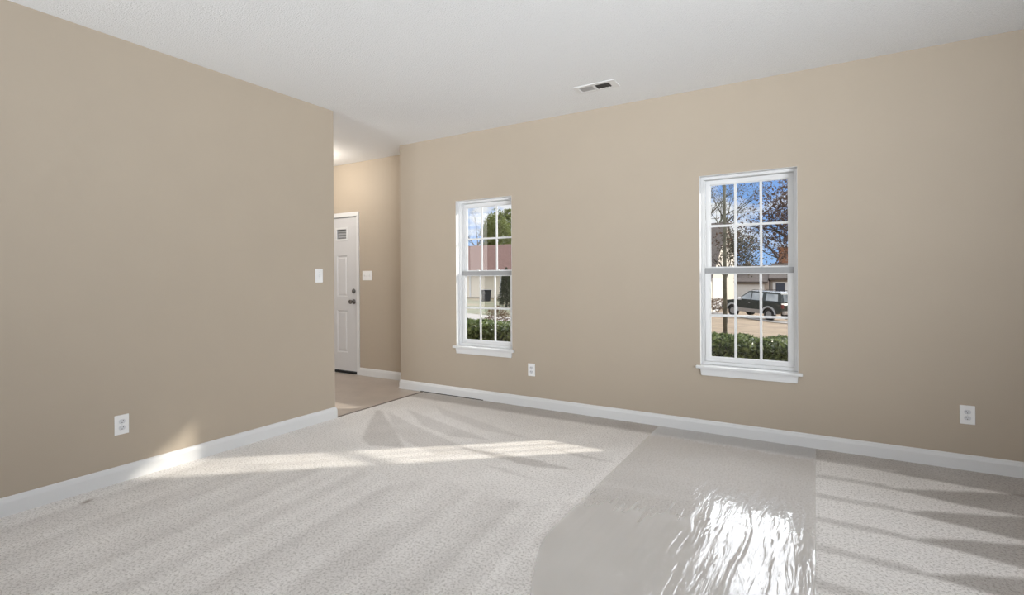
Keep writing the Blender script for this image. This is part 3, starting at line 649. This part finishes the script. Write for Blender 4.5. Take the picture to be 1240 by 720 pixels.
bm = bmesh.new(); add_box(bm, G_ + .001, G_ + .08, y0_ - .15, y0_ - .001, z0_, z1_ + .15); add_box(bm, G_ + .001, G_ + .08, y1_ + .001, y1_ + .15, z0_, z1_ + .15); add_box(bm, G_ + .001, G_ + .08, y0_, y1_, z1_ + .001, z1_ + .15); obj('garage_trim', bm, M['white_ext'], A)
bm = bmesh.new(); add_box(bm, -9.5, -8.0, ye - .08, ye - .002, -.6, .6); fw_ = obj('window', bm, M['white_ext'], A); hpart('pane', (-9.4, -8.1, ye - .1, ye - .081, -.5, .5), M['houseglass'], fw_)
# house B: centre
B = empty('low_house', (0, 0, 0), label='tan single-storey house with brown roof and white garage door behind the parked car', cat='house')
bm = bmesh.new(); house_box(bm, -10.5, -3.85, 54, 62, -2.6, 0.72); obj('wall', bm, M['siding2'], B)
bm = bmesh.new(); add_prism(bm, [(53.6, .50), (58, 2.15), (62.4, .5), (62.4, .68), (58, 2.33), (53.6, .68)], 'x', -11, -3.93); obj('roof', bm, M['roofA'], B)
bm = bmesh.new(); add_prism(bm, [(-7.0, 1.4), (-5.97, 2.75), (-4.9, 1.4)], 'y', 55.9, 58); obj('cross_gable', bm, M['roofA'], B)
garage_door(B, -6.9, -4.35, 54, -1.7, 0.30)
# house D: brick-chimneyed house to its right
D = empty('brick_chimney_house', (0, 0, 0), label='pinkish house with blue door, dark porch roof and orange brick chimney at right', cat='house')
bm = bmesh.new(); house_box(bm, -3.75, 4.5, 54.6, 62, -2.6, 0.95); obj('wall', bm, M['siding2'], D)
bm = bmesh.new(); add_prism(bm, [(54.2, .8), (58.5, 2.3), (62.4, .8), (62.4, 1.0), (58.5, 2.5), (54.2, 1.0)], 'x', -3.9, 4.9); obj('roof', bm, M['roofA'], D)
bm = bmesh.new(); add_box(bm, -3.3, -1.9, 59, 60, 1.0, 4.1); add_box(bm, -3.38, -1.82, 58.92, 60.08, 3.95, 4.15); obj('chimney', bm, M['brick'], D)
f_ = hpart('front_door', (-3.28, -2.55, 54.52, 54.6, -1.9, 0.5), M['shutter'], D)
bm = bmesh.new(); add_frame(bm, -3.55, -2.3, -1.9, .62, 54.48, 54.598, .22, .22, .1, .001); obj('door_trim', bm, M['white_ext'], D)
fr_ = hpart('window', (-1.7, -0.5, 54.5, 54.6, -1.0, 0.4), M['white_ext'], D); hpart('pane', (-1.6, -0.6, 54.48, 54.499, -.9, .3), M['houseglass'], fr_)
# house C: left window
C_ = empty('red_roofed_house', (0, 0, 0), label='cream house with broad reddish roof seen through the left window', cat='house')
bm = bmesh.new(); house_box(bm, -40, -27.5, 48, 56, -2.2, 2.0); obj('wall', bm, M['siding3'], C_)
bm = bmesh.new(); add_prism(bm, [(47.4, 1.85), (52, 5.0), (56.6, 1.85), (56.6, 2.05), (52, 5.2), (47.4, 2.05)], 'x', -41, -26.8); obj('roof', bm, M['roofC'], C_)
for k, dx in enumerate((-34.4, -30.2)):
    hpart('downpipe', (dx - .07, dx + .07, 47.86, 47.99, -1.6, 1.75), M['white_ext'], C_)
hpart('gutter', (-40.8, -27.0, 47.28, 47.42, 1.74, 1.92), M['white_ext'], C_)

# trash bin
tb = empty('trash_bin', (-24.9, 37.1, terr(-24.9, 37.1)), rz=0.55, label='dark wheeled trash bin standing in front of the cream house wall', cat='trash bin')
bm = bmesh.new(); add_prism(bm, [(-.30, .05), (.30, .05), (.37, .95), (-.37, .95)], 'y', -.33, .33); obj('bin_body', bm, M['bin'], tb, 0.03)
bm = bmesh.new(); add_prism(bm, [(-.42, .951), (.42, .951), (.38, 1.04), (-.30, 1.06)], 'y', -.38, .38); obj('lid', bm, M['bin'], tb, 0.02)
for s in (-1, 1):
    bm = bmesh.new(); add_lathe(bm, [(.12, -.03), (.12, .03)], (-.27, s * .36, .12), (0, 1, 0), 16); obj('wheel', bm, M['tyre'], tb)
tb.scale = (1.15, 1.15, 1.0)

# parked SUV
def suv():
    cx, cy = -3.03, 35.2; yaw = math.atan2(0.57, -0.82)
    zr, zf = terr(-2.2, 34.3) + .05, terr(-4.4, 36.2) + .05
    r = empty('parked_suv', (cx, cy, (zr + zf) / 2), label='dark green older boxy utility vehicle with grey lower cladding parked across the lawn', cat='car')
    r.rotation_euler = (0, -math.atan2(zf - zr, 2.6), yaw)
    Wd = 0.86
    def arc(c, R_, a0, a1, n=9): return [(c + R_ * math.cos(a0 + (a1 - a0) * k / n), 0.36 + R_ * math.sin(a0 + (a1 - a0) * k / n)) for k in range(n + 1)]
    body = [(-2.15, .62), (-2.20, .95), (-2.12, 1.08), (1.00, 1.12), (1.95, 1.00), (2.18, .88), (2.22, .50), (1.78, .42)] + arc(1.35, .42, 0.15, PI - .15) + [(-.85, .36)] + arc(-1.30, .42, .15, PI - .15) + [(-1.78, .42)]
    bm = bmesh.new(); add_prism(bm, body, 'y', -Wd, Wd); obj('body', bm, M['carpaint'], r, 0.05, 3)
    cab = [(-2.12, 1.081), (-1.98, 1.62), (-1.85, 1.70), (.12, 1.70), (.30, 1.66), (1.02, 1.115)]
    bm = bmesh.new()
    A_ = []
    for s, ins in ((-1, 0), (1, 0)):
        A_.append([bm.verts.new((x, s * (Wd - .02 - (.14 if z > 1.3 else 0)), z)) for x, z in cab])
    n = len(cab); bm.faces.new(A_[0]); bm.faces.new(list(reversed(A_[1])))
    for i in range(n): bm.faces.new((A_[0][i], A_[0][(i + 1) % n], A_[1][(i + 1) % n], A_[1][i]))
    obj('cabin', bm, M['carpaint'], r, 0.04, 3)
    # side windows follow the lean of the cabin sides
    def side(pts, s):
        bm = bmesh.new(); f = lambda z: Wd - .02 - .14 * (z - 1.08) / (1.66 - 1.08)
        a = [bm.verts.new((x, s * (f(z) + .012), z)) for x, z in pts]; b = [bm.verts.new((x, s * (f(z) - .02), z)) for x, z in pts]; m_ = len(pts)
        bm.faces.new(a); bm.faces.new(list(reversed(b)))
        for i in range(m_): bm.faces.new((a[i], a[(i + 1) % m_], b[(i + 1) % m_], b[i]))
        return bm
    for s in (-1, 1):
        obj('side_window', side([(.85, 1.16), (.20, 1.60), (.02, 1.60), (.02, 1.16)], s), M['carglass'], r)
        obj('side_window', side([(-.06, 1.16), (-.06, 1.60), (-.80, 1.60), (-.80, 1.16)], s), M['carglass'], r)
        obj('side_window', side([(-1.05, 1.18), (-1.05, 1.58), (-1.80, 1.58), (-1.88, 1.18)], s), M['carglass'], r)
        obj('cladding', side([], s) if False else (lambda b_: (add_box(b_, -.84, .88, min(s * Wd, s * (Wd + .03)), max(s * Wd, s * (Wd + .03)), .37, .60), b_)[1])(bmesh.new()), M['cladding'], r, 0.01)
        bm = bmesh.new(); add_box(bm, .62, .80, min(s * .90, s * 1.06), max(s * .90, s * 1.06), 1.10, 1.26); obj('wing_mirror', bm, M['white_ext'], r, 0.03)
        for c in (1.35, -1.30):
            bm = bmesh.new(); pr = arc(c, .50, .05, PI - .05, 14) + list(reversed(arc(c, .415, .05, PI - .05, 14)))
            add_prism(bm, pr, 'y', min(s * (Wd - .01), s * (Wd + .04)), max(s * (Wd - .01), s * (Wd + .04))); obj('wheel_arch', bm, M['arch'], r)
            bm = bmesh.new(); add_lathe(bm, [(.20, -.10), (.33, -.11), (.36, -.08), (.36, .08), (.33, .11), (.20, .10)], (c, s * .74, .36), (0, s, 0), 24)
            wh = obj('wheel', bm, M['tyre'], r, smooth=True)
            bm = bmesh.new(); add_lathe(bm, [(.20, .101), (.19, .085), (.06, .09), (.05, .112)], (c, s * .74, .36), (0, s, 0), 20); obj('wheel_rim', bm, M['alloy'], wh)
        bm = bmesh.new(); add_box(bm, -2.205, -2.12, min(s * .70, s * .865), max(s * .70, s * .865), .78, 1.02); obj('tail_light', bm, M['taillight'], r, 0.01)
        bm = bmesh.new(); add_tube(bm, [(.1, s * .62, 1.72), (.0, s * .62, 1.76), (-1.8, s * .62, 1.76), (-1.9, s * .62, 1.72)], [.015] * 4); obj('roof_rail', bm, M['black'], r)
        bm = bmesh.new(); add_box(bm, .02, .14, min(s * Wd, s * (Wd + .02)), max(s * Wd, s * (Wd + .02)), .94, .98); obj('door_handle', bm, M['alloy'], r)
    bm = bmesh.new(); add_box(bm, -2.30, -2.16, -.80, .80, .42, .62); obj('rear_bumper', bm, M['cladding'], r, 0.03)
    bm = bmesh.new(); add_box(bm, 2.16, 2.32, -.80, .80, .42, .64); obj('front_bumper', bm, M['cladding'], r, 0.03)
    bm = bmesh.new(); v = [bm.verts.new(p) for p in ((-2.105, -.60, 1.16), (-2.105, .60, 1.16), (-2.005, .55, 1.56), (-2.005, -.55, 1.56))]; bm.faces.new(v); bmesh.ops.solidify(bm, geom=bm.faces[:], thickness=.02); obj('rear_window', bm, M['carglass'], r)
    bm = bmesh.new(); v = [bm.verts.new(p) for p in ((1.0, -.72, 1.14), (1.0, .72, 1.14), (.36, .62, 1.63), (.36, -.62, 1.63))]; bm.faces.new(v); bmesh.ops.solidify(bm, geom=bm.faces[:], thickness=.02); obj('windscreen', bm, M['carglass'], r)
suv()

# vegetation
def leaves_mesh(name, pts, size, m_, parent, aspect=0.55, up=0.0):
    """one mesh of small bent leaf quads centred at pts"""
    n = len(pts); P = np.array(pts); a = np.random.normal(size=(n, 3)); a[:, 2] += up; a /= np.linalg.norm(a, axis=1)[:, None]
    b = np.cross(a, np.random.normal(size=(n, 3))); b /= np.linalg.norm(b, axis=1)[:, None]
    s = size * np.random.uniform(.6, 1.2, n)[:, None]; a = a * s; b = b * s * aspect
    V = np.stack([P - a, P + b * .8, P + a, P - b * .8], 1).reshape(-1, 3)
    me = bpy.data.meshes.new(name); me.vertices.add(len(V)); me.vertices.foreach_set('co', V.astype('f').ravel())
    me.loops.add(4 * n); me.loops.foreach_set('vertex_index', np.arange(4 * n).astype('i')); me.polygons.add(n); me.polygons.foreach_set('loop_start', (np.arange(n) * 4).astype('i')); me.update()
    me.materials.append(m_); o = bpy.data.objects.new(name, me); COL.objects.link(o); o.parent = parent; return o
def bare(bm, base, d, L, r, depth, tips, spread=0.6, segs=5, gravity=0.0):
    pts = [Vector(base)]; rad = [r]; dd = Vector(d).normalized(); n = 3
    for k in range(n):
        dd = (dd + Vector((random.gauss(0, .13), random.gauss(0, .13), random.gauss(0, .08) + gravity))).normalized()
        pts.append(pts[-1] + dd * L / n); rad.append(r * (1 - .45 * (k + 1) / n))
    add_tube(bm, pts, rad, segs if depth > 1 else 3)
    if depth <= 1: tips += [tuple(p) for p in pts[1:]]
    if depth == 0: return
    for k in range(3 if depth > 1 else 3):
        i = random.choice((1, 2, 3)) if k else 3
        nd = (dd + Vector((random.gauss(0, spread), random.gauss(0, spread), random.gauss(.12, spread * .6)))).normalized()
        bare(bm, pts[i], nd, L * random.uniform(.6, .82), rad[i] * .68, depth - 1, tips, spread, segs, gravity)
def tree(name, x, y, h, r, depth, label, leaf=None, nleaf=0, size=.08, spread=.6, bark='barkdark', lean=(0, 0), jit=.25, group=None, frac=.42, flt=None, cat='tree'):
    z = terr(x, y) - .05; root = empty(name, (x, y, z), label=label, cat=cat, group=group)
    bm = bmesh.new(); tips = []; T = h * frac
    pts = [(0, 0, 0), (lean[0] * T * .4, lean[1] * T * .4, T * .5), (lean[0] * T, lean[1] * T, T)]
    add_tube(bm, pts, [r * 1.15, r, r * .7], 8); obj('trunk', bm, M[bark], root, smooth=True)
    bm = bmesh.new()
    for k in range(4):
        an = 2 * PI * k / 4 + random.random()
        bare(bm, pts[2], (math.cos(an) * spread, math.sin(an) * spread, 1.0 if k else 1.6), h * .24, r * .6, depth, tips, spread)
    obj('branches', bm, M[bark], root, smooth=True)
    if leaf and nleaf:
        if flt: tips = [t_ for t_ in tips if flt(t_)]
        pp = []
        for _ in range(nleaf):
            t_ = random.choice(tips); pp.append((t_[0] + random.gauss(0, jit), t_[1] + random.gauss(0, jit), t_[2] + random.gauss(0, jit)))
        leaves_mesh('foliage', pp, size, M[leaf], root)
    return root
tree('young_tree', -1.86, 12.95, 5.0, .042, 3, 'slim grey-green trunked young tree just beyond the hedge in the right window', 'mixedleaf', 260, .035, .35, 'bark', frac=.82, jit=.12)
tree('brown_leaved_tree', 0.75, 18.0, 7.4, .16, 5, 'large tree with clinging brown leaves filling the right of the right window', 'brownleaf', 24000, .055, .75, frac=.30, jit=.30, lean=(-.1, 0), flt=lambda t_: t_[0] > -1.7 or random.random() < .22)
tree('bare_tree', -10.2, 63, 14.8, .34, 5, 'tall bare tree rising behind the brown roof in the right window', 'mixedleaf', 900, .12, .45, 'bark', frac=.4, jit=.4)
tree('spreading_bare_tree', -4.2, 86, 17, .26, 5, 'spreading bare tree behind the low tan house', None, 0, .1, .7, frac=.25)
tree('olive_leaved_tree', -3.86, 27.1, 4.3, .07, 4, 'small tree with sparse olive leaves behind the young tree', 'mixedleaf', 2600, .065, .5, frac=.5, jit=.22, flt=lambda t_: t_[0] > -.05)
tree('thin_bare_tree', -59.5, 85, 18, .42, 6, 'bare tree left of the evergreen behind the reddish roof', None, 0, .1, .42, frac=.3)
def evergreen(name, x, y, h, rad, n, size, label, leafm='pineleaf', base=.08, profile=None):
    z = terr(x, y) - .05; root = empty(name, (x, y, z), label=label, cat='tree')
    bm = bmesh.new(); add_tube(bm, [(0, 0, 0), (0, 0, h * .5), (0, 0, h * .92)], [rad * .12, rad * .08, rad * .02], 7); obj('trunk', bm, M['barkdark'], root)
    pp = []; lob = [(random.uniform(0, 2 * PI), random.uniform(.1, .95), random.uniform(.75, 1.15)) for _ in range(60)]
    while len(pp) < n:
        a, t_, k = random.choice(lob); t2 = min(1, max(base, t_ + random.gauss(0, .05))); pr = profile(t2) if profile else (1 - t2) ** .75
        R_ = rad * pr * k * random.uniform(.45, 1.0); a2 = a + random.gauss(0, .5); pp.append((R_ * math.cos(a2), R_ * math.sin(a2), t2 * h))
    leaves_mesh('foliage', pp, size, M[leafm], root, .35, .6); return root
evergreen('broad_evergreen', -39.3, 62.0, 12.3, 2.7, 9000, .28, 'broad yellow-green evergreen rising above the reddish roof', profile=lambda t_: min(1, (1.03 - t_) * 3.2) ** .55)
evergreen('second_evergreen', -42.8, 70.2, 13.2, 2.9, 7000, .30, 'darker evergreen at the right edge of the left window behind the roof', profile=lambda t_: min(1, (1.03 - t_) * 3.2) ** .55)
evergreen('conical_evergreen', -16.85, 27.4, 2.55, .62, 12000, .06, 'dark cone-shaped evergreen standing on the lawn in the left window', 'darkneedle', base=.0, profile=lambda t_: (1 - t_) ** .55)
def shrub(name, x, y, h, rad, n, size, leafm, label):
    root = empty(name, (x, y, terr(x, y) - .03), label=label, cat='shrub'); bm = bmesh.new(); tips = []
    for k in range(7):
        an = 2 * PI * k / 7; bare(bm, (0, 0, 0), (math.cos(an) * .6, math.sin(an) * .6, 1), h * .45, .012, 1, tips, .4, 4)
    obj('stems', bm, M['barkdark'], root); pp = []
    while len(pp) < n:
        v = Vector((random.gauss(0, 1), random.gauss(0, 1), random.gauss(0, 1))).normalized() * random.uniform(.55, 1)
        if v.z > -.6: pp.append((v.x * rad, v.y * rad, h * .52 + v.z * h * .48))
    leaves_mesh('foliage', pp, size, M[leafm], root); return root
shrub('bare_brown_shrub', -5.85, 37.4, 1.15, .75, 1500, .05, 'twigleaf', 'round brown shrub in front of the cream gabled house')
shrub('red_leaved_shrub', -1.25, 45.0, 1.7, 1.0, 1800, .07, 'redleaf', 'red-brown leaved shrub behind the rear of the parked car')
shrub('rusty_shrub', -7.55, 11.8, 1.0, .38, 1500, .03, 'twigleaf', 'small rusty shrub just behind the hedge in the left window')

# hedge along the house
hx0, hx1, hy0, hy1 = -6.6, 0.9, 5.45, 6.25
hz = lambda x, y: .60 + .055 * mnoise.noise(Vector((x * 1.3, y * 1.5, 0))) + .03 * mnoise.noise(Vector((x * 5, y * 5, 3))) + .012 * max(0, -x - 2.5)
hd = empty('clipped_hedge', ((hx0 + hx1) / 2, (hy0 + hy1) / 2, -.37), label='clipped glossy green hedge growing along the house just outside both windows', cat='hedge')
ox, oy, oz = hd.location
bm = bmesh.new(); nx_, V0 = 60, []
for i in range(nx_ + 1):
    x = hx0 + (hx1 - hx0) * i / nx_; t_ = hz(x, 5.85) - .09
    V0.append([bm.verts.new((x - ox, yy - oy, zz - oz)) for yy, zz in ((hy0 + .12, -.36), (hy0 + .08, t_ - .12), (hy0 + .2, t_), (hy1 - .2, t_), (hy1 - .08, t_ - .12), (hy1 - .12, -.36))])
for a, b in zip(V0, V0[1:]):
    for k in range(5): bm.faces.new((a[k], a[k + 1], b[k + 1], b[k]))
bm.faces.new(V0[0]); bm.faces.new(V0[-1]); obj('inner_twigs', bm, M['hedgecore'], hd)
pp = []
for _ in range(52000):
    x = random.uniform(hx0, hx1); s = random.random()
    if s < .55:
        y = random.uniform(hy0, hy1); z = hz(x, y) - random.expovariate(1 / .035)
        e_ = min(y - hy0, hy1 - y); z -= .10 * max(0, 1 - e_ / .15) ** 2
    elif s < .9: y = hy0 + random.expovariate(1 / .04); z = random.uniform(.0, hz(x, hy0) - .05)
    else: y = hy1 - random.expovariate(1 / .04); z = random.uniform(.0, hz(x, hy1) - .05)
    pp.append((x - ox, y - oy, z - oz))
leaves_mesh('foliage', pp, .032, M['hedgeleaf'], hd, .55, .3)
